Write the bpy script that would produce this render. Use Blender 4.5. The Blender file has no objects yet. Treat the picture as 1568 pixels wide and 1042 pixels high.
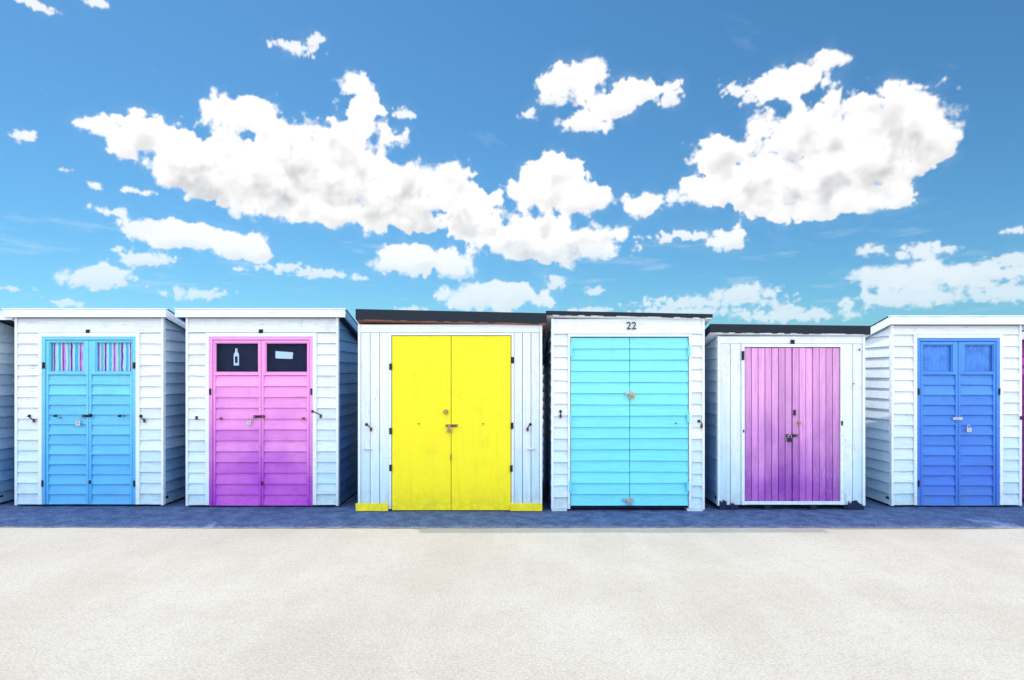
import bpy, bmesh, math, random
import numpy as np
from mathutils import Vector
random.seed(7)
scene=bpy.context.scene
scene.view_settings.view_transform='Standard'
scene.view_settings.look='None'
scene.view_settings.exposure=0
FOC=1020.0; EYE=1.5; CAMY=-7.5; HX=784.0; HY=574.0
SUN_EL=math.radians(60); SUN_AZ=math.radians(-42)

# ---------------------------------------------------------------- helpers
class NT:
    def __init__(s,tree): s.t=tree
    def n(s,typ,**kw):
        nd=s.t.nodes.new(typ)
        for k,v in kw.items(): setattr(nd,k,v)
        return nd
    def l(s,a,b): s.t.links.new(a,b)
    def setin(s,sock,v):
        if v is None: return
        if isinstance(v,bpy.types.NodeSocket): s.l(v,sock)
        else: sock.default_value=v
    def m(s,op,a,b=None,c=None,clamp=False):
        nd=s.n('ShaderNodeMath',operation=op,use_clamp=clamp)
        s.setin(nd.inputs[0],a); s.setin(nd.inputs[1],b); s.setin(nd.inputs[2],c)
        return nd.outputs[0]
    def v(s,op,a,b=None,c=None,out=0):
        nd=s.n('ShaderNodeVectorMath',operation=op)
        s.setin(nd.inputs[0],a); s.setin(nd.inputs[1],b); s.setin(nd.inputs[2],c)
        return nd.outputs[out]
    def scale(s,a,f):
        nd=s.n('ShaderNodeVectorMath',operation='SCALE'); s.setin(nd.inputs[0],a); s.setin(nd.inputs[3],f); return nd.outputs[0]
    def mix(s,f,a,b,blend='MIX'):
        nd=s.n('ShaderNodeMix',data_type='RGBA',blend_type=blend)
        s.setin(nd.inputs[0],f)
        for i,x in ((6,a),(7,b)):
            if not isinstance(x,bpy.types.NodeSocket) and len(x)==3: x=(*x,1)
            s.setin(nd.inputs[i],x)
        return nd.outputs[2]
    def noise(s,vec,scale,detail=4,rough=.5,out=0,dist=0):
        nd=s.n('ShaderNodeTexNoise'); s.l(vec,nd.inputs['Vector'])
        nd.inputs['Scale'].default_value=scale; nd.inputs['Detail'].default_value=detail
        nd.inputs['Roughness'].default_value=rough; nd.inputs['Distortion'].default_value=dist
        return nd.outputs[out]
    def ss(s,x,a,b,to0=0.0,to1=1.0):
        nd=s.n('ShaderNodeMapRange',interpolation_type='SMOOTHSTEP')
        s.setin(nd.inputs[0],x); nd.inputs[1].default_value=a; nd.inputs[2].default_value=b
        nd.inputs[3].default_value=to0; nd.inputs[4].default_value=to1
        return nd.outputs[0]

def newmat(name):
    m=bpy.data.materials.new(name); m.use_nodes=True
    m.node_tree.nodes.clear()
    t=NT(m.node_tree)
    out=t.n('ShaderNodeOutputMaterial'); b=t.n('ShaderNodeBsdfPrincipled')
    t.l(b.outputs[0],out.inputs[0])
    return m,t,b,out

def paint(name,col,low=None,horiz=True,rough=.55,peel=.35,under=(.25,.2,.16),grime=.25,var=.10,zl=0.0,zh=2.0,gr=.10,chipt=.63):
    """weathered paint on timber, low tints it towards the foot"""
    m,t,b,out=newmat(name)
    g=t.n('ShaderNodeNewGeometry'); P=g.outputs['Position']
    sv=(1.6,9,26) if horiz else (26,9,1.6)
    S=t.v('MULTIPLY',P,sv)
    sep=t.n('ShaderNodeSeparateXYZ'); t.l(P,sep.inputs[0])
    grain=t.noise(S,2.2,4,.62)
    big=t.noise(P,2.3,3,.6)
    isl=g.outputs['Random Per Island']
    base=(*col,1)
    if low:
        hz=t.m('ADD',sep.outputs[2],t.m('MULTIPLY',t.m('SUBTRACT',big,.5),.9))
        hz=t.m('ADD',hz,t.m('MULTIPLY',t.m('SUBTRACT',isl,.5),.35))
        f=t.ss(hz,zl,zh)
        c=t.mix(f,low,col)  # tint by height: shading put into whites, sides, pink and mauve
    else:
        rgb=t.n('ShaderNodeRGB'); rgb.outputs[0].default_value=base; c=rgb.outputs[0]
    k=t.m('ADD',t.m('MULTIPLY',isl,var),1-var)
    k=t.m('MULTIPLY',k,t.ss(grain,.3,.62,1-gr,1.0))
    c=t.scale(c,k)
    gm=t.m('MULTIPLY',t.ss(t.noise(P,5,5,.65),.5,.75),grime)
    lowg=t.m('MULTIPLY',t.ss(sep.outputs[2],.38,0.0),grime*2.0)
    lowg=t.m('MULTIPLY',lowg,t.ss(t.noise(P,14,4,.7),.35,.6))
    stn=t.noise(t.v('MULTIPLY',P,(34,34,1.1)),1.0,4,.6)
    gm=t.m('ADD',gm,t.m('MULTIPLY',t.ss(stn,.55,.74),grime*1.1))
    c=t.mix(t.m('ADD',gm,lowg,clamp=True),c,tuple(x*.45+.02 for x in (col[0],col[1],col[2])))
    chip=t.ss(t.m('ADD',t.noise(S,5,5,.7),t.m('MULTIPLY',t.m('SUBTRACT',big,.5),.25)),chipt,chipt+.045)
    c=t.mix(t.m('MULTIPLY',chip,peel),c,under)
    t.l(c,b.inputs['Base Color'])
    b.inputs['Roughness'].default_value=rough
    bp=t.n('ShaderNodeBump'); bp.inputs['Strength'].default_value=.45; bp.inputs['Distance'].default_value=.004
    h=t.m('SUBTRACT',grain,t.m('MULTIPLY',chip,.5))
    t.l(h,bp.inputs['Height']); t.l(bp.outputs[0],b.inputs['Normal'])
    return m

def plain(name,col,rough=.5,metal=0,var=.15,sc=20,bump=.2):
    m,t,b,out=newmat(name)
    g=t.n('ShaderNodeNewGeometry'); P=g.outputs['Position']
    n=t.noise(P,sc,4,.65)
    c=t.mix(t.ss(n,.35,.7),col,tuple(x*(1-var*2) for x in col))
    t.l(c,b.inputs['Base Color']); b.inputs['Roughness'].default_value=rough; b.inputs['Metallic'].default_value=metal
    bp=t.n('ShaderNodeBump'); bp.inputs['Strength'].default_value=bump; bp.inputs['Distance'].default_value=.003
    t.l(n,bp.inputs['Height']); t.l(bp.outputs[0],b.inputs['Normal'])
    return m

WC=(.87,.90,.93); WSHADE=(.46,.75,.94); UN=(.20,.30,.45)  # second tint holds the blue cast of the lower fronts
WHITE=paint('white_paint_boards',WC,low=WSHADE,peel=.7,under=UN,grime=.22,var=.13,zl=-.4,zh=1.5)
WHITEV=paint('white_paint_vertical',WC,low=WSHADE,horiz=False,peel=.7,under=UN,grime=.22,var=.13,zl=-.4,zh=1.6)
WHITETRIM=paint('white_paint_trim',(.87,.90,.94),low=(.58,.79,.93),peel=.5,under=(.22,.28,.38),grime=.16,var=.05,zl=-.5,zh=1.3)  # low tint carries the same blue shading on the trim
SIDEP=paint('pale_shade_blue_paint',(.66,.79,.90),low=(.16,.38,.68),peel=.5,under=(.50,.45,.25),grime=.22,var=.2,zl=.1,zh=2.1)  # blue of the shaded side walls put into the colour
SIDED=paint('deep_shade_blue_paint',(.11,.28,.54),low=(.04,.14,.38),peel=.4,under=(.3,.4,.5),grime=.3,var=.25)  # darker side-wall shade put into the colour
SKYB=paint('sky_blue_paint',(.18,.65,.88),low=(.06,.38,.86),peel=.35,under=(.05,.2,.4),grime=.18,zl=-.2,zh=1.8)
PINK=paint('pink_paint',(1.0,.37,.80),low=(.34,.012,.56),peel=.25,under=(.4,.1,.4),grime=.10,zl=-.1,zh=1.5)  # violet low end: paint tint plus shading put into the colour
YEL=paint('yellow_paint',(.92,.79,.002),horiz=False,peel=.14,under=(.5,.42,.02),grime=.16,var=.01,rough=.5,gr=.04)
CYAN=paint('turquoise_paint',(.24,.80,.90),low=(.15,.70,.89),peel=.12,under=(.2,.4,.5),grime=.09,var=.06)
PURP=paint('mauve_paint',(.98,.43,.86),low=(.28,.03,.56),horiz=False,peel=.85,under=(.50,.32,.60),grime=.20,var=.32,zl=-.15,zh=1.5,gr=.2,chipt=.61)  # low end mixes the paint's tint with painted-in shading
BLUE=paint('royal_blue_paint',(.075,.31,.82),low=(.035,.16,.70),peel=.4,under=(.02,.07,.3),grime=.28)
MAG=paint('magenta_paint',(.6,.08,.55),peel=.2)
FELT=plain('roof_felt',(.014,.022,.038),.9,sc=60,bump=.8)
DARK=plain('dark_interior',(.005,.010,.055),.9)
IRON=plain('black_iron',(.03,.03,.04),.5,.6,sc=80)
RUST=plain('rusty_iron',(.22,.07,.03),.8,.2,sc=90)
STEEL=plain('steel',(.6,.62,.65),.3,.9,sc=80)
BRASS=plain('brass',(.5,.33,.1),.4,.8,sc=80)
PAPER=plain('white_card',(.45,.62,.80),.8,var=.05)
WOOD=plain('bare_wood',(.3,.13,.08),.8,sc=30)
def glassm():
    m,t,b,out=newmat('window_glass')
    tr=t.n('ShaderNodeBsdfTransparent'); tr.inputs[0].default_value=(.90,.94,1,1)
    gl=t.n('ShaderNodeBsdfGlossy'); gl.inputs['Roughness'].default_value=.04
    fr=t.n('ShaderNodeFresnel'); fr.inputs[0].default_value=1.14
    mx=t.n('ShaderNodeMixShader'); t.l(fr.outputs[0],mx.inputs[0]); t.l(tr.outputs[0],mx.inputs[1]); t.l(gl.outputs[0],mx.inputs[2])
    t.l(mx.outputs[0],out.inputs[0]); return m
GLASS=glassm()
def stripes():
    m,t,b,out=newmat('striped_curtain')
    g=t.n('ShaderNodeNewGeometry'); sep=t.n('ShaderNodeSeparateXYZ'); t.l(g.outputs['Position'],sep.inputs[0])
    w=t.noise(g.outputs['Position'],9,2,.5)
    fx=t.m('FRACT',t.m('ADD',t.m('MULTIPLY',sep.outputs[0],5.2),t.m('MULTIPLY',w,.12)))
    r=t.n('ShaderNodeValToRGB'); r.color_ramp.interpolation='CONSTANT'
    e=r.color_ramp.elements
    cols=[(0,(.70,.92,.95)),(.16,(.10,.60,.70)),(.34,(.75,.92,.95)),(.42,(.65,.01,.25)),(.50,(.75,.35,.80)),(.60,(.80,.93,.9)),(.70,(.20,.65,.50)),(.84,(.7,.85,.95)),(.90,(.30,.02,.35))]
    e[0].position=0; e[0].color=(*cols[0][1],1)
    e[1].position=cols[1][0]; e[1].color=(*cols[1][1],1)
    for p,c in cols[2:]:
        x=e.new(p); x.color=(*c,1)
    t.l(fx,r.inputs[0]); t.l(r.outputs[0],b.inputs['Base Color']); b.inputs['Roughness'].default_value=.9
    return m
STRIPE=stripes()
BCURT=plain('blue_curtain',(.14,.40,.90),.7,sc=10)

class MB:
    def __init__(s): s.v=[];s.f=[];s.mi=[];s.mats=[]
    def mat(s,m):
        if m not in s.mats: s.mats.append(m)
        return s.mats.index(m)
    def box(s,x0,x1,y0,y1,z0,z1,m):
        if x0>x1:x0,x1=x1,x0
        if y0>y1:y0,y1=y1,y0
        if z0>z1:z0,z1=z1,z0
        k=len(s.v); i=s.mat(m)
        s.v+=[(x0,y0,z0),(x1,y0,z0),(x1,y1,z0),(x0,y1,z0),(x0,y0,z1),(x1,y0,z1),(x1,y1,z1),(x0,y1,z1)]
        for f in ((0,3,2,1),(4,5,6,7),(0,1,5,4),(1,2,6,5),(2,3,7,6),(3,0,4,7)):
            s.f.append([k+a for a in f]); s.mi.append(i)
    def hull(s,A,B,m):
        n=len(A);k=len(s.v);i=s.mat(m)
        s.v+=list(A)+list(B)
        s.f.append([k+a for a in range(n)]);s.mi.append(i)
        s.f.append([k+n+a for a in reversed(range(n))]);s.mi.append(i)
        for a in range(n):
            b=(a+1)%n
            s.f.append([k+b,k+a,k+n+a,k+n+b]);s.mi.append(i)
    def lap(s,x0,x1,z0,z1,pitch,m,yo=0.0,pr=.026):
        n=max(1,round((z1-z0)/pitch)); p=(z1-z0)/n
        for j in range(n):
            a=z0+j*p; b=a+p*1.0
            d=random.uniform(-.0015,.0015); q0=random.uniform(-.0018,.0018); q1=random.uniform(-.0018,.0018)
            A=[(x0,yo-pr+d,a+q0),(x0,yo-.004+d,b-.002),(x0,yo+.02,b-.002),(x0,yo+.02,a+q0)]
            B=[(x1,yo-pr+d,a+q1),(x1,yo-.004+d,b-.002),(x1,yo+.02,b-.002),(x1,yo+.02,a+q1)]
            s.hull(A,B,m)
    def vert(s,x0,x1,z0,z1,pitch,m,yo=0.0,gap=.006):
        n=max(1,round((x1-x0)/pitch)); p=(x1-x0)/n
        for j in range(n):
            d=random.uniform(-.003,.003)
            s.box(x0+j*p+gap/2,x0+(j+1)*p-gap/2,yo-.015+d,yo+.015,z0+random.uniform(-.004,.004),z1,m)
    def cyl(s,c,r,h,axis,m,n=14):
        k=len(s.v);i=s.mat(m)
        for e in (-.5,.5):
            for a in range(n):
                t=2*math.pi*a/n; u,w=r*math.cos(t),r*math.sin(t)
                p={'y':(u,e*h,w),'x':(e*h,u,w),'z':(u,w,e*h)}[axis]
                s.v.append((c[0]+p[0],c[1]+p[1],c[2]+p[2]))
        s.f.append([k+a for a in range(n)]);s.mi.append(i)
        s.f.append([k+n+a for a in range(n)]);s.mi.append(i)
        for a in range(n):
            b=(a+1)%n; s.f.append([k+a,k+b,k+n+b,k+n+a]);s.mi.append(i)
    def tube(s,pts,r,m,n=8):
        k=len(s.v);i=s.mat(m);N=len(pts)
        P=[Vector(p) for p in pts]
        for j in range(N):
            d=(P[min(j+1,N-1)]-P[max(j-1,0)]).normalized()
            u=d.cross(Vector((0,1,0)))
            if u.length<.1:u=d.cross(Vector((1,0,0)))
            u.normalize(); w=d.cross(u)
            for a in range(n):
                t=2*math.pi*a/n
                s.v.append(tuple(P[j]+u*(r*math.cos(t))+w*(r*math.sin(t))))
        for j in range(N-1):
            for a in range(n):
                b=(a+1)%n; s.f.append([k+j*n+a,k+j*n+b,k+(j+1)*n+b,k+(j+1)*n+a]);s.mi.append(i)
        s.f.append([k+a for a in range(n)]);s.mi.append(i)
        s.f.append([k+(N-1)*n+a for a in range(n)]);s.mi.append(i)
    def make(s,name,parent=None,bevel=0,tilt=0):
        if not s.v: return None
        me=bpy.data.meshes.new(name)
        vs=[(x,y,z-tilt*x) for x,y,z in s.v]
        me.from_pydata(vs,[],s.f)
        for m in s.mats: me.materials.append(m)
        for p,i in zip(me.polygons,s.mi): p.material_index=i
        bm=bmesh.new(); bm.from_mesh(me); bmesh.ops.recalc_face_normals(bm,faces=bm.faces); bm.to_mesh(me); bm.free()
        ob=bpy.data.objects.new(name,me); scene.collection.objects.link(ob)
        if bevel:
            b=ob.modifiers.new('bevel','BEVEL'); b.width=bevel; b.segments=2; b.limit_method='ANGLE'
        if parent: ob.parent=parent
        return ob

def padlock(mb,x,z,y,body=BRASS,sz=.046):
    pts=[(x-sz*.33,y,z)]
    for a in range(9):
        t=math.pi-math.pi*a/8
        pts.append((x+sz*.33*math.cos(t),y,z+sz*.35+sz*.35*math.sin(t)))
    pts.append((x+sz*.33,y,z))
    mb.tube(pts,.004,STEEL)
    mb.box(x-sz*.55,x+sz*.55,y-.009,y+.009,z-sz*1.0,z,body)
    mb.cyl((x,y-.0095,z-sz*.5),.005,.003,'y',IRON)
def hasp(mb,x,z,y,w=.09,m=IRON):
    mb.box(x-w/2,x+w/2,y-.008,y+.001,z-.014,z+.014,m)
    for dx in (-.4,.4): mb.cyl((x+w*dx,y-.010,z),.005,.005,'y',STEEL,8)
    mb.tube([(x-.01,y-.008,z),(x-.008,y-.03,z),(x+.008,y-.03,z),(x+.01,y-.008,z)],.004,m)
def knob(mb,x,z,y,m=IRON,r=.014):
    mb.cyl((x,y-.004,z),r*1.3,.008,'y',m); mb.cyl((x,y-.018,z),r*.6,.024,'y',m); mb.cyl((x,y-.032,z),r,.012,'y',m)
def hook(mb,x,z,y,dx,m=IRON):
    mb.cyl((x,y-.003,z),.016,.008,'y',m)
    mb.tube([(x,y-.005,z),(x,y-.035,z+.0),(x+dx*.5,y-.04,z-.01),(x+dx,y-.03,z-.035),(x+dx,y-.01,z-.05)],.006,m)
    mb.box(x+dx-.012,x+dx+.012,y-.006,y+.002,z-.075,z-.035,RUST)
def hinge(mb,x,z,y,w=.03,h=.07,m=IRON):
    mb.box(x-w/2,x+w/2,y-.004,y+.003,z-h/2,z+h/2,m); mb.cyl((x,y-.006,z),.006,h,'z',m,8)

def beach_hut(spec):
    base=spec['base']; D=FOC*EYE/(base-HY); s=FOC/D
    L,R=spec['x']; cx=(L+R)/2
    ox=(cx-HX)/s; oy=CAMY+D
    X=lambda p:(p-cx)/s
    Z=lambda p:EYE+(HY-p)/s
    e=bpy.data.objects.new('beach_hut',None); scene.collection.objects.link(e)
    e.location=(ox,oy,0); e.empty_display_size=.3
    depth=2.1; slope=math.tan(math.radians(13))
    zt=Z(spec['top']); zb=Z(spec['eave']); xl,xr=X(L),X(R)
    th=zt-zb
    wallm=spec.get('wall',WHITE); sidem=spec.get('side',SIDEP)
    roofz=lambda y: zb-slope*y+.0
    base_z=spec.get('base_z',.03)
    mb=MB()
    xi0,xi1=xl+.03,xr-.03
    A=[(xi0,.10,base_z+.01),(xi0,depth-.03,base_z+.01),(xi0,depth-.03,roofz(depth)-.01),(xi0,.10,roofz(.10)-.012)]
    mb.hull(A,[(xi1,y,z) for x,y,z in A],DARK)
    mb.make('carcass',e)
    mb=MB(); pitch=spec.get('pitch',.125)
    n=int((roofz(0)-base_z)/pitch)+1; p=(roofz(0)-base_z)/n
    for side in (-1,1):
        xx=xl if side<0 else xr
        for j in range(n):
            a=base_z+j*p; b=a+p-.001
            yt=lambda z: min(depth,(roofz(0)-z)/slope)
            y0=.022
            if yt(a)<=y0+.01: continue
            pts=[(y0,a),(yt(a),a)]
            if yt(a)>=depth-1e-6 and yt(b)<depth: pts.append((depth,roofz(depth)))
            if yt(b)>y0+.001: pts+= [(yt(b),b),(y0,b)]
            else: pts+=[(y0,min(b,roofz(y0)))]
            d=random.uniform(-.0015,.0015)
            off=lambda z: .006+ .020*(1-(z-a)/(b-a))+d
            Ao=[(xx+side*(off(z)-.02),y,z) for y,z in pts]
            Bi=[(xx-side*.04,y,z) for y,z in pts]
            mb.hull(Ao,Bi,sidem)
    nb=int(roofz(depth)/.13)
    for j in range(nb):
        mb.box(xi0,xi1,depth-.03,depth,base_z+j*.13,min(base_z+(j+1)*.13-.003,roofz(depth)),sidem)
    mb.make('side_walls',e,bevel=.0015)
    dx0,dx1=X(spec['door'][0]),X(spec['door'][1]); dzt=Z(spec['door'][2]); dzb=Z(spec['door'][3])
    fw=spec.get('trim',6)/s
    mb=MB(); cp=.028
    if spec['front']=='lap':
        mb.lap(xl+cp,dx0-fw,base_z,dzt+fw,pitch,wallm); mb.lap(dx1+fw,xr-cp,base_z,dzt+fw,pitch,wallm)
        if zb-.005-(dzt+fw)>.02: mb.lap(xl+cp,xr-cp,dzt+fw+.002,zb-.004,max(.06,pitch*.9),wallm)
    else:
        mb.vert(xl+cp,dx0-fw,base_z,dzt+fw,.105,wallm); mb.vert(dx1+fw,xr-cp,base_z,dzt+fw,.105,wallm)
        mb.box(xl+cp,xr-cp,-.018,.02,dzt+fw+.003,zb-.004,WHITETRIM)
    mb.box(xl,xl+cp-.001,-.028,.0215,base_z-.01,zb-.003,WHITETRIM); mb.box(xr-cp+.001,xr,-.028,.0215,base_z-.01,zb-.003,WHITETRIM)
    mb.box(xl+.002,xr-.002,.024,.09,base_z,base_z+.08,DARK)
    mb.box(xl+cp,dx0-fw,.0215,.0235,base_z+.08,dzt+fw,DARK); mb.box(dx1+fw,xr-cp,.0215,.0235,base_z+.08,dzt+fw,DARK)
    mb.make('front_wall',e,bevel=.0015)
    mb=MB()
    mb.box(dx0-fw+.001,dx0-.001,-.034,.03,base_z,dzt+fw-.001,WHITETRIM)
    mb.box(dx1+.001,dx1+fw-.001,-.034,.03,base_z,dzt+fw-.001,WHITETRIM)
    mb.box(dx0-.0005,dx1+.0005,-.033,.03,dzt,dzt+fw-.002,WHITETRIM)
    c=spec['color']; lin=spec.get('lining',0)/s
    if lin:
        mb.box(dx0,dx0+lin,-.030,.05,dzb,dzt-.001,c); mb.box(dx1-lin,dx1,-.030,.05,dzb,dzt-.001,c); mb.box(dx0+lin+.001,dx1-lin-.001,-.030,.05,dzt-lin,dzt-.001,c)
    mb.make('door_frame',e,bevel=.002)
    mb=MB(); mb.box(dx0,dx1,.085,.098,base_z+.085,dzt,DARK); mb.make('interior',e)
    g=.006; mid=X(spec['mid']); x0=dx0+lin+g; x1=dx1-lin-g; zt2=dzt-lin-g
    for (a,b,k) in ((x0,mid-g/2,0),(mid+g/2,x1,1)):
        mb=MB()
        win=spec.get('win')
        if spec['door_kind']=='flat':
            mb.box(a,b,-.022,.015,dzb,zt2,c)
        elif spec['door_kind']=='vert':
            pw=spec.get('dpitch',.085); nn=max(1,round((b-a)/pw)); q=(b-a)/nn
            for j in range(nn):
                d=random.uniform(-.003,.003)
                mb.box(a+j*q+.003,a+(j+1)*q-.004,-.018+d,.01,dzb+random.uniform(0,.008),zt2-random.uniform(0,.004),c)
            mb.box(a,b,.0105,.03,dzb,zt2,DARK)
        else:
            st=spec.get('stile',.035)
            ztop=zt2
            if win:
                wa,wb=X(win[k][0]),X(win[k][1]); wt,wz=Z(win[k][2]),Z(win[k][3])
                mb.box(a,wa,-.024,.02,wz-.03,zt2,c); mb.box(wb,b,-.024,.02,wz-.03,zt2,c)
                mb.box(wa+.0005,wb-.0005,-.0235,.02,wt,zt2,c); mb.box(wa+.0005,wb-.0005,-.0255,.02,wz-.03,wz,c)
                bd=.010
                mb.box(wa,wa+bd,-.012,.012,wz,wt,c); mb.box(wb-bd,wb,-.012,.012,wz,wt,c)
                mb.box(wa+bd,wb-bd,-.0118,.012,wt-bd,wt,c); mb.box(wa+bd,wb-bd,-.0118,.012,wz,wz+bd,c)
                gl=MB(); gl.box(wa+.001,wb-.001,.000,.004,wz+.001,wt-.001,GLASS); gl.make('window_pane',e)
                cm=spec.get('curtain')
                if cm:
                    cu=MB(); i=cu.mat(cm); N=90; kk=len(cu.v)
                    for j in range(N+1):
                        u=j/N; x=wa+(wb-wa)*u
                        y=.020+.005*math.sin(u*34+1.3*math.sin(u*9+k))+.0015*math.sin(u*91)
                        cu.v.append((x,y,wz-.01)); cu.v.append((x,y*.9+.004,wt+.01))
                    for j in range(N):
                        cu.f.append([kk+2*j,kk+2*j+2,kk+2*j+3,kk+2*j+1]); cu.mi.append(i)
                    ob=cu.make('curtain',e)
                    for pp in ob.data.polygons: pp.use_smooth=True
                    rod=MB(); rod.cyl(((wa+wb)/2,.03,wt-.02),.004,wb-wa,'x',IRON); rod.make('curtain_rod',e)
                ztop=wz-.03
            if spec.get('edge',True):
                mb.box(a,a+st*.5,-.024,.02,dzb,ztop-.001,c); mb.box(b-st*.5,b,-.024,.02,dzb,ztop-.001,c)
                mb.lap(a+st*.5+.001,b-st*.5-.001,dzb,ztop-.002,spec.get('dpitch',.11),c,yo=.003,pr=.024)
            else:
                mb.lap(a,b,dzb,ztop-.002,spec.get('dpitch',.11),c,yo=.002,pr=.022)
        mb.make('door_leaf',e,bevel=.0015)
    mb=MB(); oh=spec.get('oh',(12,8)); rx0=xl-oh[0]/s; rx1=xr+oh[1]/s
    yf=-.055; yb=depth+.06
    def slab(x0,x1,y0,y1,zo0,zo1,m):
        top=lambda y: zt-slope*max(y,0)
        A=[(x0,y0,top(y0)+zo0),(x0,y1,top(y1)+zo0),(x0,y1,top(y1)+zo1),(x0,y0,top(y0)+zo1)]
        mb.hull(A,[(x1,y,z) for x,y,z in A],m)
    if spec['roof']=='white':
        mb.box(rx0,rx1,yf-.022,yf,zb,zt,WHITETRIM)
        mb.box(rx0-.006,rx1+.006,yf-.030,yf+.02,zt,zt+.012,WHITETRIM)
        slab(rx0,rx0+.022,yf+.001,yb,-th,0,spec.get('fascia',WHITETRIM))
        slab(rx1-.022,rx1,yf+.001,yb,-th,0,spec.get('fascia',WHITETRIM))
        slab(rx0-.004,rx1+.004,yf+.021,yb,0.0,.010,FELT)
        slab(rx0+.023,rx1-.023,yf+.001,yb,-th+.02,-.002,DARK)
    else:
        rt=spec.get('rt',th)
        slab(rx0,rx1,yf,yb,-rt,0,FELT)
        mb.box(rx0-.004,rx1+.004,yf-.010,yf-.001,zt-rt*.98,zt+.004,FELT)
        slab(rx0+.004,rx1-.004,yf-.004,yb-.01,-rt-.014,-rt-.001,WOOD if spec.get('woodedge') else WHITETRIM)
        nseg=26; w_=(rx1-rx0)/nseg
        for j in range(nseg):
            dd=random.uniform(0,.014)
            mb.box(rx0+j*w_+.0005,rx0+(j+1)*w_-.0005,yf-.013,yf-.0105,zt-rt*.98-dd,zt-rt*.5,FELT)
    mb.make('roof',e,bevel=.003,tilt=spec.get('tilt',0))
    if spec.get('feet'):
        mb=MB()
        for (a,b) in spec['feet']:
            mb.box(X(a),X(b),-.02,.12,-.01,base_z-.001,spec.get('footm',WHITETRIM))
        mb.make('feet',e,bevel=.004)
    hw=MB(); yd=-.024
    for it in spec.get('hw',[]):
        k,px,py=it[:3]; x,z=X(px),Z(py)
        if k=='pad': padlock(hw,x,z,yd-.022,it[3] if len(it)>3 else BRASS)
        elif k=='hasp': hasp(hw,x,z,yd,*it[3:])
        elif k=='knob': knob(hw,x,z,yd,*it[3:])
        elif k=='hook': hook(hw,x,z,yd-.004,it[3])
        elif k=='hinge': hinge(hw,x,z,yd-.010,*it[3:])
        elif k=='plate': hw.box(x-it[3],x+it[3],yd-.012,yd+.002,z-it[4],z+it[4],it[5])
        elif k=='bolt':
            hw.box(x-.035,x+.035,yd-.008,yd+.004,z-.010,z+.010,WHITETRIM); hw.cyl((x+.01,yd-.012,z),.005,.09,'x',STEEL,8)
    hw.make('door_hardware',e)
    if 'extra' in spec: spec['extra'](e,X,Z)
    return e

def extra_skirt(e,X,Z):
    mb=MB()
    mb.box(X(546),X(595.5),-.045,-.035,.01,Z(770),YEL); mb.box(X(781.5),X(830),-.045,-.035,.01,Z(770),YEL)
    mb.make('skirting',e,bevel=.002)
def extra_num(e,X,Z):
    cu=bpy.data.curves.new('house_number','FONT'); cu.body='22'; cu.size=.115; cu.extrude=.002; cu.align_x='CENTER'; cu.align_y='CENTER'; cu.offset=.0008
    ob=bpy.data.objects.new('house_number',cu); scene.collection.objects.link(ob); ob.parent=e
    ob.location=(X(966),-.034,Z(500)); ob.rotation_euler=(math.pi/2,0,0); cu.materials.append(IRON)
def extra_signs(e,X,Z):
    mb=MB()
    o=[(-4,13),(4,13),(4,-4),(1.6,-8),(1.6,-13),(-1.6,-13),(-1.6,-8),(-4,-4)]
    A=[(X(362+a),-.003,Z(547+b)) for a,b in o]; B=[(x,-.001,z) for x,y,z in A]
    mb.hull(A,B,PAPER)
    mb.box(X(360),X(364),-.0045,-.0032,Z(556),Z(546),DARK)
    A=[(X(422),-.003,Z(538)),(X(449),-.003,Z(540)),(X(448),-.003,Z(550)),(X(422),-.003,Z(549))]
    mb.hull(A,[(x,-.001,z) for x,y,z in A],PAPER)
    mb.make('window_stickers',e)
def extra_rot(e,X,Z):
    mb=MB()
    for a,b,t in ((1100,1112,768),(1117,1124,770),(1296,1318,768)):
        pts=[(X(a),0.004)]
        for j in range(7): pts.append((X(a)+(X(b)-X(a))*(j+.3)/7,Z(t+random.uniform(-3,4))))
        pts.append((X(b),.003))
        A=[(x,-.0315,z) for x,z in pts]; mb.hull(A,[(x,-.0285,z) for x,y,z in A],DARK)
    mb.box(X(1135),X(1290),-.04,-.026,Z(772),Z(767),WHITETRIM)
    mb.make('rotten_sill',e)

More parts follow.
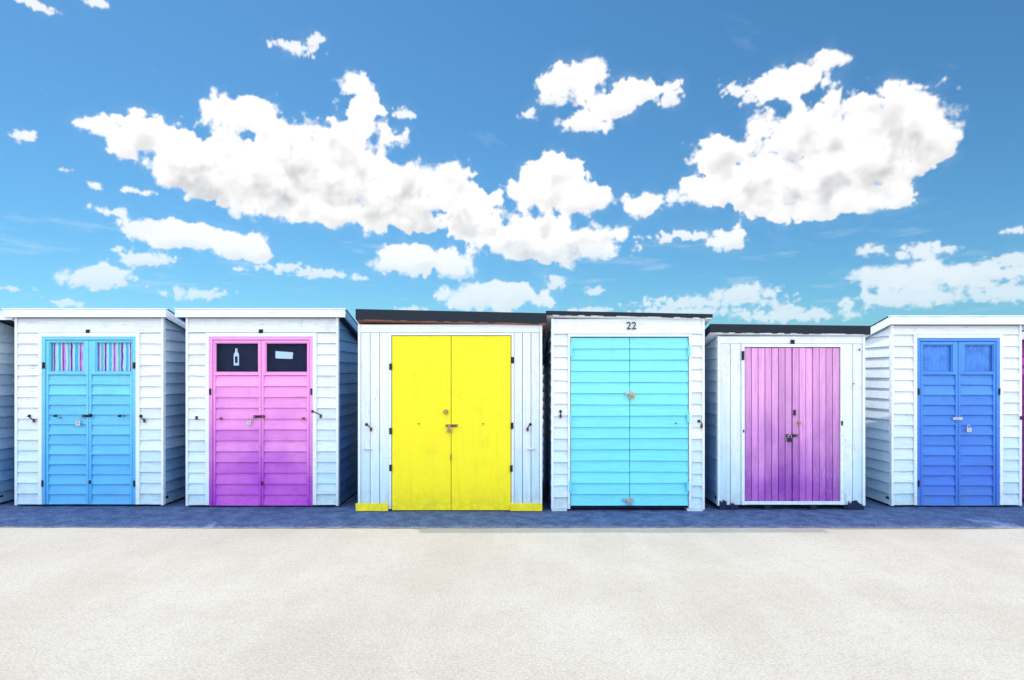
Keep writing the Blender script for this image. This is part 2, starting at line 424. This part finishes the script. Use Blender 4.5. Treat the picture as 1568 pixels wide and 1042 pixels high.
HUTS=[
 dict(base=775,x=(-232,-4),top=480,eave=491,roof='white',front='lap',door=(-190,-50,512,771),mid=-120,color=MAG,lining=4,door_kind='lap',oh=(12,30)),
 dict(base=776,x=(25,252),top=475,eave=487,roof='white',front='lap',door=(67,210,516,772),mid=138,color=SKYB,lining=5,stile=.05,
   door_kind='lap',win=((77,131,524,570),(148,203,524,570)),curtain=STRIPE,oh=(13,7),dpitch=.115,
   hw=[('hook',48,637,.05),('hook',218,637,.04),('knob',88,637,IRON,.010),('knob',96,640,RUST,.006),('knob',186,637,IRON,.010),('knob',193,637,RUST,.006),('hasp',135,637,.11),('pad',124,645,STEEL),('knob',141,636),('plate',137,508,.02,.02,DARK),('plate',140,738,.01,.02,IRON),('hinge',70,560),('hinge',208,560),('hinge',68,740,.02),('hinge',208,740,.02)]),
 dict(base=777,x=(286,519),top=475,eave=487,roof='white',front='lap',door=(322,480,516,774),mid=401,color=PINK,lining=5,stile=.05,side=SIDED,fascia=SIDED,
   door_kind='lap',win=((330,397,525,571),(407,472,525,571)),oh=(13,12),dpitch=.125,extra=extra_signs,
   hw=[('hook',480,630,.09),('plate',303,640,.012,.02,IRON),('plate',340,641,.014,.013,RUST),('plate',466,641,.014,.013,RUST),('hasp',397,638,.11),('pad',384,644,STEEL),('knob',405,638,RUST),('plate',401,508,.022,.022,DARK),('plate',403,740,.01,.02,IRON),('hinge',324,600,.02),('hinge',478,600,.02)]),
 dict(base=783,x=(549,830),top=478,eave=497,roof='felt',rt=.105,front='vert',door=(600,783,514,781),mid=691,color=YEL,trim=4,tilt=.022,woodedge=True,
   door_kind='flat',oh=(2,6),extra=extra_skirt,wall=WHITEV,
   hw=[('hinge',599,562),('hinge',599,660),('hinge',599,716),('hinge',785,552),('hinge',784,652),('hinge',783,717),('knob',683,631,BRASS,.022),('hasp',692,652,.13,RUST),('pad',689,656,BRASS),('hook',562,650,.05),('hook',812,650,-.03),('plate',642,649,.006,.006,IRON),('plate',740,649,.006,.006,IRON),('bolt',563,688),('bolt',812,688),('plate',691,700,.004,.03,IRON)]),
 dict(base=783,x=(844,1078),top=480,eave=488,roof='felt',rt=.035,front='lap',door=(873,1054,516,774),mid=964,color=CYAN,trim=4,tilt=.02,base_z=.03,
   door_kind='lap',edge=False,dpitch=.125,oh=(8,10),extra=extra_num,feet=[(845,868),(1052,1076)],
   hw=[('hinge',874,538,.03,.12,CYAN),('hinge',873,745,.03,.12,CYAN),('hinge',873,640,.02,.1,CYAN),('hinge',1054,538,.03,.12,CYAN),('hinge',1053,640,.03,.1,CYAN),('hinge',1052,745,.03,.1,CYAN),('hasp',964,602,.10,STEEL),('pad',966,604,BRASS),('hasp',961,765,.12,STEEL),('pad',963,766,STEEL),('hook',858,630,.0),('hook',1069,645,.03),('plate',1034,648,.006,.006,IRON)]),
 dict(base=781,x=(1098,1323),top=499,eave=515,roof='felt',rt=.085,front='vert',door=(1139,1285,532,769),mid=1212,color=PURP,trim=5,tilt=.012,base_z=.06,
   door_kind='vert',dpitch=.075,oh=(13,5),wall=WHITEV,feet=[(1100,1130),(1170,1180),(1240,1250),(1292,1322)],footm=DARK,extra=extra_rot,
   hw=[('plate',1212,524,.02,.022,DARK),('knob',1222,648,BRASS,.014),('plate',1215,632,.012,.03,IRON),('hasp',1211,667,.13),('pad',1207,670,IRON),('hinge',1136,545,.03,.1),('hinge',1137,660,.012,.03),('hinge',1287,648,.02,.05),('plate',1305,588,.006,.006,RUST),('plate',1314,536,.005,.012,RUST)]),
 dict(base=777,x=(1363,1562),top=486,eave=498,roof='white',front='lap',door=(1402,1528,518,774),mid=1465,color=BLUE,lining=5,stile=.05,trim=5,side=WHITE,
   door_kind='lap',win=((1411,1457,528,570),(1475,1520,528,570)),curtain=BCURT,oh=(5,10),dpitch=.115,
   hw=[('hasp',1464,641,.11,STEEL),('pad',1479,655,STEEL),('hinge',1404,600,.02),('hinge',1527,600,.02),('hinge',1404,740,.02),('plate',1560,640,.01,.02,IRON)]),
 dict(base=776,x=(1597,1830),top=498,eave=510,roof='white',front='lap',door=(1640,1790,528,774),mid=1715,color=MAG,lining=4,door_kind='lap',side=MAG,wall=MAG,oh=(8,8)),
]
for h in HUTS: beach_hut(h)

# ---------------------------------------------------------------- ground
def sheet(name,x0,x1,y0,y1,z,mat,edge=0):
    me=bpy.data.meshes.new(name)
    if edge:
        N=600; v=[];f=[]
        for j in range(N+1):
            x=x0+(x1-x0)*j/N
            v.append((x,y0+random.uniform(-edge,edge)+.02*math.sin(x*.9),z)); v.append((x,y1,z))
        for j in range(N): f.append((2*j,2*j+2,2*j+3,2*j+1))
    else:
        v=[(x0,y0,z),(x1,y0,z),(x1,y1,z),(x0,y1,z)]; f=[(0,1,2,3)]
    me.from_pydata(v,[],f); me.materials.append(mat)
    ob=bpy.data.objects.new(name,me); scene.collection.objects.link(ob); return ob
m,t,b,out=newmat('sandy_concrete')
g=t.n('ShaderNodeNewGeometry'); P=g.outputs['Position']
fine=t.noise(P,62,5,.8); med=t.noise(P,12,6,.78); big=t.noise(P,.55,5,.65)
streak=t.noise(t.v('MULTIPLY',P,(2.2,.35,1)),1.1,4,.6)
stone=t.noise(P,34,2,.5)
c=t.mix(t.ss(big,.3,.7),(.365,.330,.288),(.425,.397,.360))
c=t.mix(t.m('MULTIPLY',t.ss(streak,.45,.7),.30),c,(.46,.44,.41))
c=t.mix(t.m('MULTIPLY',t.ss(med,.46,.68),.30),c,(.28,.25,.21))
c=t.mix(t.m('MULTIPLY',t.ss(fine,.48,.62),.42),c,(.22,.195,.165))
c=t.mix(t.m('MULTIPLY',t.ss(fine,.48,.36),.38),c,(.58,.555,.52))
c=t.mix(t.m('MULTIPLY',t.ss(stone,.72,.78),.45),c,(.15,.13,.11))
t.l(c,b.inputs['Base Color']); b.inputs['Roughness'].default_value=.95; b.inputs['Specular IOR Level'].default_value=.2
bp=t.n('ShaderNodeBump'); bp.inputs['Strength'].default_value=.5; bp.inputs['Distance'].default_value=.007
t.l(t.m('ADD',fine,t.m('MULTIPLY',med,.8)),bp.inputs['Height']); t.l(bp.outputs[0],b.inputs['Normal'])
sheet('ground',-5000,5000,-5000,5000,0,m)
m,t,b,out=newmat('shadow_blue_tarmac')
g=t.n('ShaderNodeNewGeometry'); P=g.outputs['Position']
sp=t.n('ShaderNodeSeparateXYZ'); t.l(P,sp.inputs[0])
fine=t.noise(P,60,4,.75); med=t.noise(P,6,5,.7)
c=t.mix(t.ss(med,.35,.65),(.018,.048,.15),(.050,.105,.26))  # hut shadow put into the dark blues, mixed with tarmac tone
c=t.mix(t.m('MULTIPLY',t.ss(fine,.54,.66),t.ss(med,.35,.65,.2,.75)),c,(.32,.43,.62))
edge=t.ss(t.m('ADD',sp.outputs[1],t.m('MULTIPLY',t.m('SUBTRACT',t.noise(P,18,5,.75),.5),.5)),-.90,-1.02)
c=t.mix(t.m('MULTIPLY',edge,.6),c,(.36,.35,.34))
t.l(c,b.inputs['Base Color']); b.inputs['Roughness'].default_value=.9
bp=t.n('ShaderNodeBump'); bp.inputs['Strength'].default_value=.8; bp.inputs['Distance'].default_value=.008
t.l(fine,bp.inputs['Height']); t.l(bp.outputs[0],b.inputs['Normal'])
sheet('tarmac_shadow_strip',-40,40,-.99,12,.004,m,edge=.014)  # strip follows the huts' shadow band, shade painted in its colour

# ---------------------------------------------------------------- clouds (a far shell of cloud, thickness and light computed from noise)
BL=[(150,194,30,20),(225,215,58,34),(290,245,80,50),(370,172,62,26),(370,265,90,60),(450,250,80,62),(540,268,95,62),(620,295,85,52),(690,295,50,36),(715,310,40,30),
(540,130,28,18),(555,163,36,24),(548,195,34,24),(410,318,50,22),(500,320,60,24),(600,330,60,24),(618,176,17,11),(617,214,8,8),
(850,262,45,26),(825,300,50,26),(880,300,48,28),(910,305,22,20),(745,345,58,28),(850,368,100,34),(790,370,60,26),(915,385,36,14),
(980,315,42,18),(1035,303,20,12),
(870,128,45,28),(908,108,26,22),(845,150,28,14),(895,187,40,18),(935,160,42,24),(985,138,48,20),(1025,152,20,14),(810,178,12,9),
(1130,138,28,13),(1185,135,40,23),(1225,118,40,22),(1267,95,24,20),(1150,150,20,10),
(1098,238,40,30),(1115,285,55,32),(1160,262,50,30),(1215,212,66,48),(1300,205,95,58),(1390,185,68,56),(1235,285,95,44),(1310,255,100,48),(1425,215,34,34),(1366,300,34,22),(1240,322,52,20),(1180,305,50,25),(1310,310,50,18),
(1035,362,38,9),(1112,365,32,16),(1070,362,30,8),
(290,365,75,20),(365,378,50,22),(225,350,48,15),(175,325,32,9),(140,425,65,19),(225,398,42,14),(490,420,42,8),(300,450,52,10),(435,410,38,8),(180,382,14,5),(370,413,12,5),
(610,395,40,22),(650,402,48,23),(697,410,26,18),(755,455,85,20),(855,432,19,12),(900,478,40,7),(630,475,25,6),(550,425,16,7),(910,446,16,8),
(1085,463,110,12),(1135,450,62,15),(1220,482,95,12),(1345,425,52,18),(1420,428,80,22),(1500,420,80,20),(1555,400,40,14),(1410,388,38,14),(1335,383,28,11),(1458,381,15,6),(1400,455,110,16),(1540,450,80,14),(1060,478,110,8),
(35,210,22,9),(450,72,36,12),(482,62,18,11),(145,4,28,8),(55,8,30,9),(105,262,14,5),(142,284,12,7),(210,292,28,6),(1548,355,16,6),(20,441,26,5),(105,465,30,6)]
def perlin(x,y,seed):
    r=np.random.RandomState(seed); n=256
    ang=r.rand(n,n)*2*np.pi; gx,gy=np.cos(ang),np.sin(ang)
    xi=np.floor(x).astype(int); yi=np.floor(y).astype(int); fx=x-xi; fy=y-yi
    u=fx*fx*fx*(fx*(fx*6-15)+10); v=fy*fy*fy*(fy*(fy*6-15)+10)
    def gd(i,j):
        a=(xi+i)%n; b=(yi+j)%n
        return gx[a,b]*(fx-i)+gy[a,b]*(fy-j)
    return (gd(0,0)*(1-u)+gd(1,0)*u)*(1-v)+(gd(0,1)*(1-u)+gd(1,1)*u)*v
def fbm(x,y,s,octv,seed,rough=.5):
    o=0;a=1;t=0
    for k in range(octv):
        o=o+a*perlin(x/s+17.3*k,y/s+9.1*k,seed+k); t+=a; a*=rough; s/=2.03
    return o/t*1.5
def worley(x,y,seed):
    r=np.random.RandomState(seed); n=256; px=r.rand(n,n); py=r.rand(n,n)
    xi=np.floor(x).astype(int); yi=np.floor(y).astype(int); best=np.full(x.shape,9.)
    for i in (-1,0,1):
        for j in (-1,0,1):
            a=(xi+i)%n; b=(yi+j)%n
            d=(xi+i+px[a,b]-x)**2+(yi+j+py[a,b]-y)**2
            best=np.minimum(best,d)
    return np.sqrt(best)
def sstep(x,a,b):
    t=np.clip((x-a)/(b-a),0,1); return t*t*(3-2*t)
def gauss(x,sx,sy):
    fx=np.fft.fftfreq(x.shape[0])[:,None]; fy=np.fft.rfftfreq(x.shape[1])[None,:]
    return np.fft.irfft2(np.fft.rfft2(x)*np.exp(-2*(np.pi**2)*((fx*sx)**2+(fy*sy)**2)),s=x.shape)
K=1020.0
NA,NE=1620,600
az=np.linspace(-math.radians(45),math.radians(45),NA); el=np.linspace(math.radians(-.2),math.radians(33.5),NE)
A,E=np.meshgrid(az*K,el*K,indexing='ij')
dA=A[1,0]-A[0,0]; dE=E[0,1]-E[0,0]
G=lambda x,u: gauss(x,u/dA,u/dE)
wx=fbm(A,E,55,4,1,.5)*15; wy=fbm(A,E,55,4,21,.5)*11
sx_=fbm(A,E,15,5,301,.6)*10; sy_=fbm(A,E,15,5,331,.6)*6
Aw=A+wx; Ew=E+wy
accw=np.zeros(A.shape); accr=np.zeros(A.shape)
for (px,py,rx,ry) in BL:
    x=(px-HX)/FOC; z=(HY-py)/FOC
    a=math.atan2(x,1)*K; e_=math.atan2(z,math.hypot(x,1))*K
    ra=rx*math.cos(a/K)**2*1.12; re=ry*math.cos(a/K)*math.cos(e_/K)**2*1.12
    w_=min(1.0,min(ra,re)/18.0); v_=1.0-.75*w_
    dx=(A+wx*w_+sx_*v_-a)/ra; dy=(E+wy*w_+sy_*v_*min(1,re/7)-e_)/re
    dy=np.where(dy<0,dy*1.10,dy)
    d=np.sqrt(dx*dx+dy*dy)
    f=1-d
    ww=np.exp(np.clip(f,-4,1)*7); accw+=ww; accr+=ww*min(ra,re)
R=accr/accw
F=np.minimum(np.log(accw)/7,1.3)
smallm=1-sstep(R,8,24)
bil=np.zeros(A.shape); am=1;tt=0;sc=36.
for k in range(4):
    bil+=am*(1-np.clip(worley(Aw/sc+3.1*k,Ew/sc*1.1,40+k),0,1)); tt+=am; am*=.52; sc*=.47
bil/=tt
bils=np.zeros(A.shape); am=1;tt=0;sc=13.
for k in range(3):
    bils+=am*(1-np.clip(worley((A+sx_)/sc+1.7*k,(E+sy_)/sc*1.2,70+k),0,1)); tt+=am; am*=.55; sc*=.48
bils/=tt
fb=fbm(A,E,34,7,60,.60); fbs=fbm(A,E,13,6,260,.62)
soft=sstep(fbm(A,E,90,3,80),-.20,.40)
n_big=(bil-.55)*.95+fb*(.46+.28*soft)
n_sml=(bils-.58)*1.3+fbs*1.0-.06
f2=F+n_big*(1-smallm)+n_sml*smallm
width=.11+.28*soft+.26*smallm
alpha=sstep(f2,.0,width)
alpha=np.clip(G(alpha,.60),0,1)
H=G(R,6)*.9*np.sqrt(np.clip(F+.35*n_big,0,2))+(bil-.5)*10*(1-smallm)+(bils-.5)*4*smallm
def relief(sig,gain):
    h=G(H,sig); gx=np.gradient(h,dA,axis=0)*gain; gy=np.gradient(h,dE,axis=1)*gain
    nz=1/np.sqrt(1+gx*gx+gy*gy); return (gx*.45-gy*.75)*nz+nz*.45
r1=relief(6.,1.0); r2=relief(2.0,.55)
core=G(alpha*np.clip(R/34.,0,1),11.)
low=G(alpha*np.clip(R/34.,0,1),22.)
n=int(14/dE); up=np.zeros_like(low); up[:,:-n]=low[:,n:]
patch=sstep(fbm(Aw,Ew,46,4,90,.5),-.25,.38)
g_=sstep(core*.55+up*.60,.45,1.08)*(.06+.94*patch)
lum=1.0-.50*g_
lum+= (r1-.42)*.30+(r2-.42)*.18
lum+= .07+(1-sstep(alpha,.4,1.))*.15
lum=np.clip(lum,.0,1.0)
lum=G(lum,.7)
eld=E/K
grey=np.array([.38,.405,.45]); wht=np.array([1.10,1.09,1.08])
col=grey+(wht-grey)*lum[...,None]
hz=(1-sstep(eld,math.radians(5),math.radians(14)))*.36
col=col*(1-hz[...,None])+np.array([.52,.78,.92])*hz[...,None]
alpha*= 1-.20*(1-sstep(eld,math.radians(5),math.radians(13)))
alpha*= 1-.20*smallm
stf=fbm(A+E*.6,E*6,120,6,120,.62)
sa=sstep(stf,.06,.70)*(1-sstep(eld,math.radians(9),math.radians(15)))*.34
stf2=fbm(A*.8-E*1.2,(E*.9+A*.55)*3,190,6,150,.62)
sa=np.maximum(sa,sstep(stf2,.32,.9)*.14)
sa=np.maximum(sa,np.clip(G(alpha,9.),0,1)*.22*sstep(fb,-.25,.3))
al=alpha+(1-alpha)*sa
colw=np.array([.78,.91,1.0])
col=(col*alpha[...,None]+colw*((1-alpha)*sa)[...,None])/np.maximum(al,1e-4)[...,None]
al*=sstep(eld,math.radians(-.2),math.radians(1.0))*sstep(np.radians(45)-np.abs(A/K),0,.05)*(1-sstep(eld,math.radians(31.5),math.radians(33.4)))
RR=2800.
ve=E/K; va=A/K
VX=RR*np.cos(ve)*np.sin(va); VY=RR*np.cos(ve)*np.cos(va)+CAMY; VZ=RR*np.sin(ve)+EYE
co_=np.stack([VX,VY,VZ],-1).reshape(-1,3)
idx=np.arange(NA*NE).reshape(NA,NE)
q=np.stack([idx[:-1,:-1],idx[1:,:-1],idx[1:,1:],idx[:-1,1:]],-1).reshape(-1,4)
keep=(al.reshape(-1)[q].max(1)>.004); q=q[keep]
used=np.zeros(NA*NE,bool); used[q.reshape(-1)]=True
remap=np.cumsum(used)-1; q=remap[q]; co_=co_[used]
rgba=np.concatenate([col.reshape(-1,3),al.reshape(-1,1)],1)[used].astype(np.float32)
me=bpy.data.meshes.new('clouds'); nv=len(co_); nq=len(q)
me.vertices.add(nv); me.vertices.foreach_set('co',co_.astype(np.float32).ravel())
me.loops.add(nq*4); me.loops.foreach_set('vertex_index',q.astype(np.int32).ravel())
me.polygons.add(nq); me.polygons.foreach_set('loop_start',(np.arange(nq)*4).astype(np.int32))
try: me.polygons.foreach_set('loop_total',np.full(nq,4,np.int32))
except Exception: pass
me.update(calc_edges=True)
ca=me.color_attributes.new('cloud','FLOAT_COLOR','POINT'); ca.data.foreach_set('color',rgba.ravel())
m=bpy.data.materials.new('cloud_vapour'); m.use_nodes=True; m.node_tree.nodes.clear(); t=NT(m.node_tree)
out=t.n('ShaderNodeOutputMaterial'); at=t.n('ShaderNodeAttribute',attribute_name='cloud')
em=t.n('ShaderNodeEmission'); t.l(at.outputs['Color'],em.inputs[0]); em.inputs[1].default_value=1.0
tr=t.n('ShaderNodeBsdfTransparent'); mx=t.n('ShaderNodeMixShader')
t.l(at.outputs['Alpha'],mx.inputs[0]); t.l(tr.outputs[0],mx.inputs[1]); t.l(em.outputs[0],mx.inputs[2]); t.l(mx.outputs[0],out.inputs[0])
m.cycles.emission_sampling='NONE'
me.materials.append(m)
ob=bpy.data.objects.new('clouds',me); scene.collection.objects.link(ob)

# ---------------------------------------------------------------- sky
w=bpy.data.worlds.new('World'); scene.world=w; w.use_nodes=True; w.node_tree.nodes.clear()
t=NT(w.node_tree)
tc=t.n('ShaderNodeTexCoord'); P=tc.outputs['Generated']
sky=t.n('ShaderNodeTexSky',sky_type='NISHITA'); sky.sun_disc=False; sky.sun_elevation=SUN_EL; sky.sun_rotation=SUN_AZ
sky.air_density=1.0; sky.dust_density=.3; sky.ozone_density=3.0; sky.altitude=0
sp=t.n('ShaderNodeSeparateXYZ'); t.l(P,sp.inputs[0]); el=sp.outputs[2]
skc=t.v('MULTIPLY',sky.outputs[0],(.52,1.0,1.19))
S=10.0
azc=t.m('ARCTAN2',sp.outputs[0],sp.outputs[1]); aaz=t.m('ABSOLUTE',azc)
mask=t.m('MAXIMUM',t.ss(el,.56,.72),t.ss(aaz,.80,1.05))
gn=t.noise(P,3.2,5,.58)
ga=t.m('MULTIPLY',t.ss(gn,.39,.51),mask)
fill_col=t.mix(t.ss(gn,.5,.75),(2.2*S,2.45*S,2.7*S),(1.7*S,1.9*S,2.1*S))  # bright cloud out of view, added as fill light for the fronts
col=t.mix(ga,skc,fill_col)
bg=t.n('ShaderNodeBackground'); t.l(col,bg.inputs[0]); bg.inputs[1].default_value=.1
wo=t.n('ShaderNodeOutputWorld'); t.l(bg.outputs[0],wo.inputs[0])
w.cycles.sampling_method='MANUAL'; w.cycles.sample_map_resolution=512

# ---------------------------------------------------------------- sun + camera
Sv=Vector((math.sin(SUN_AZ)*math.cos(SUN_EL),math.cos(SUN_AZ)*math.cos(SUN_EL),math.sin(SUN_EL)))
ld=bpy.data.lights.new('sun','SUN'); ld.energy=2.7; ld.angle=math.radians(.5); ld.color=(1,.93,.84)
lo=bpy.data.objects.new('sun',ld); scene.collection.objects.link(lo); lo.rotation_euler=Sv.to_track_quat('Z','Y').to_euler(); lo.location=(0,0,20)
cd=bpy.data.cameras.new('camera'); cd.sensor_width=36; cd.lens=FOC/1568*36; cd.shift_y=(HY-521)/1568; cd.clip_end=12000
co=bpy.data.objects.new('camera',cd); scene.collection.objects.link(co); co.location=(0,CAMY,EYE); co.rotation_euler=(math.pi/2,0,0)
scene.camera=co
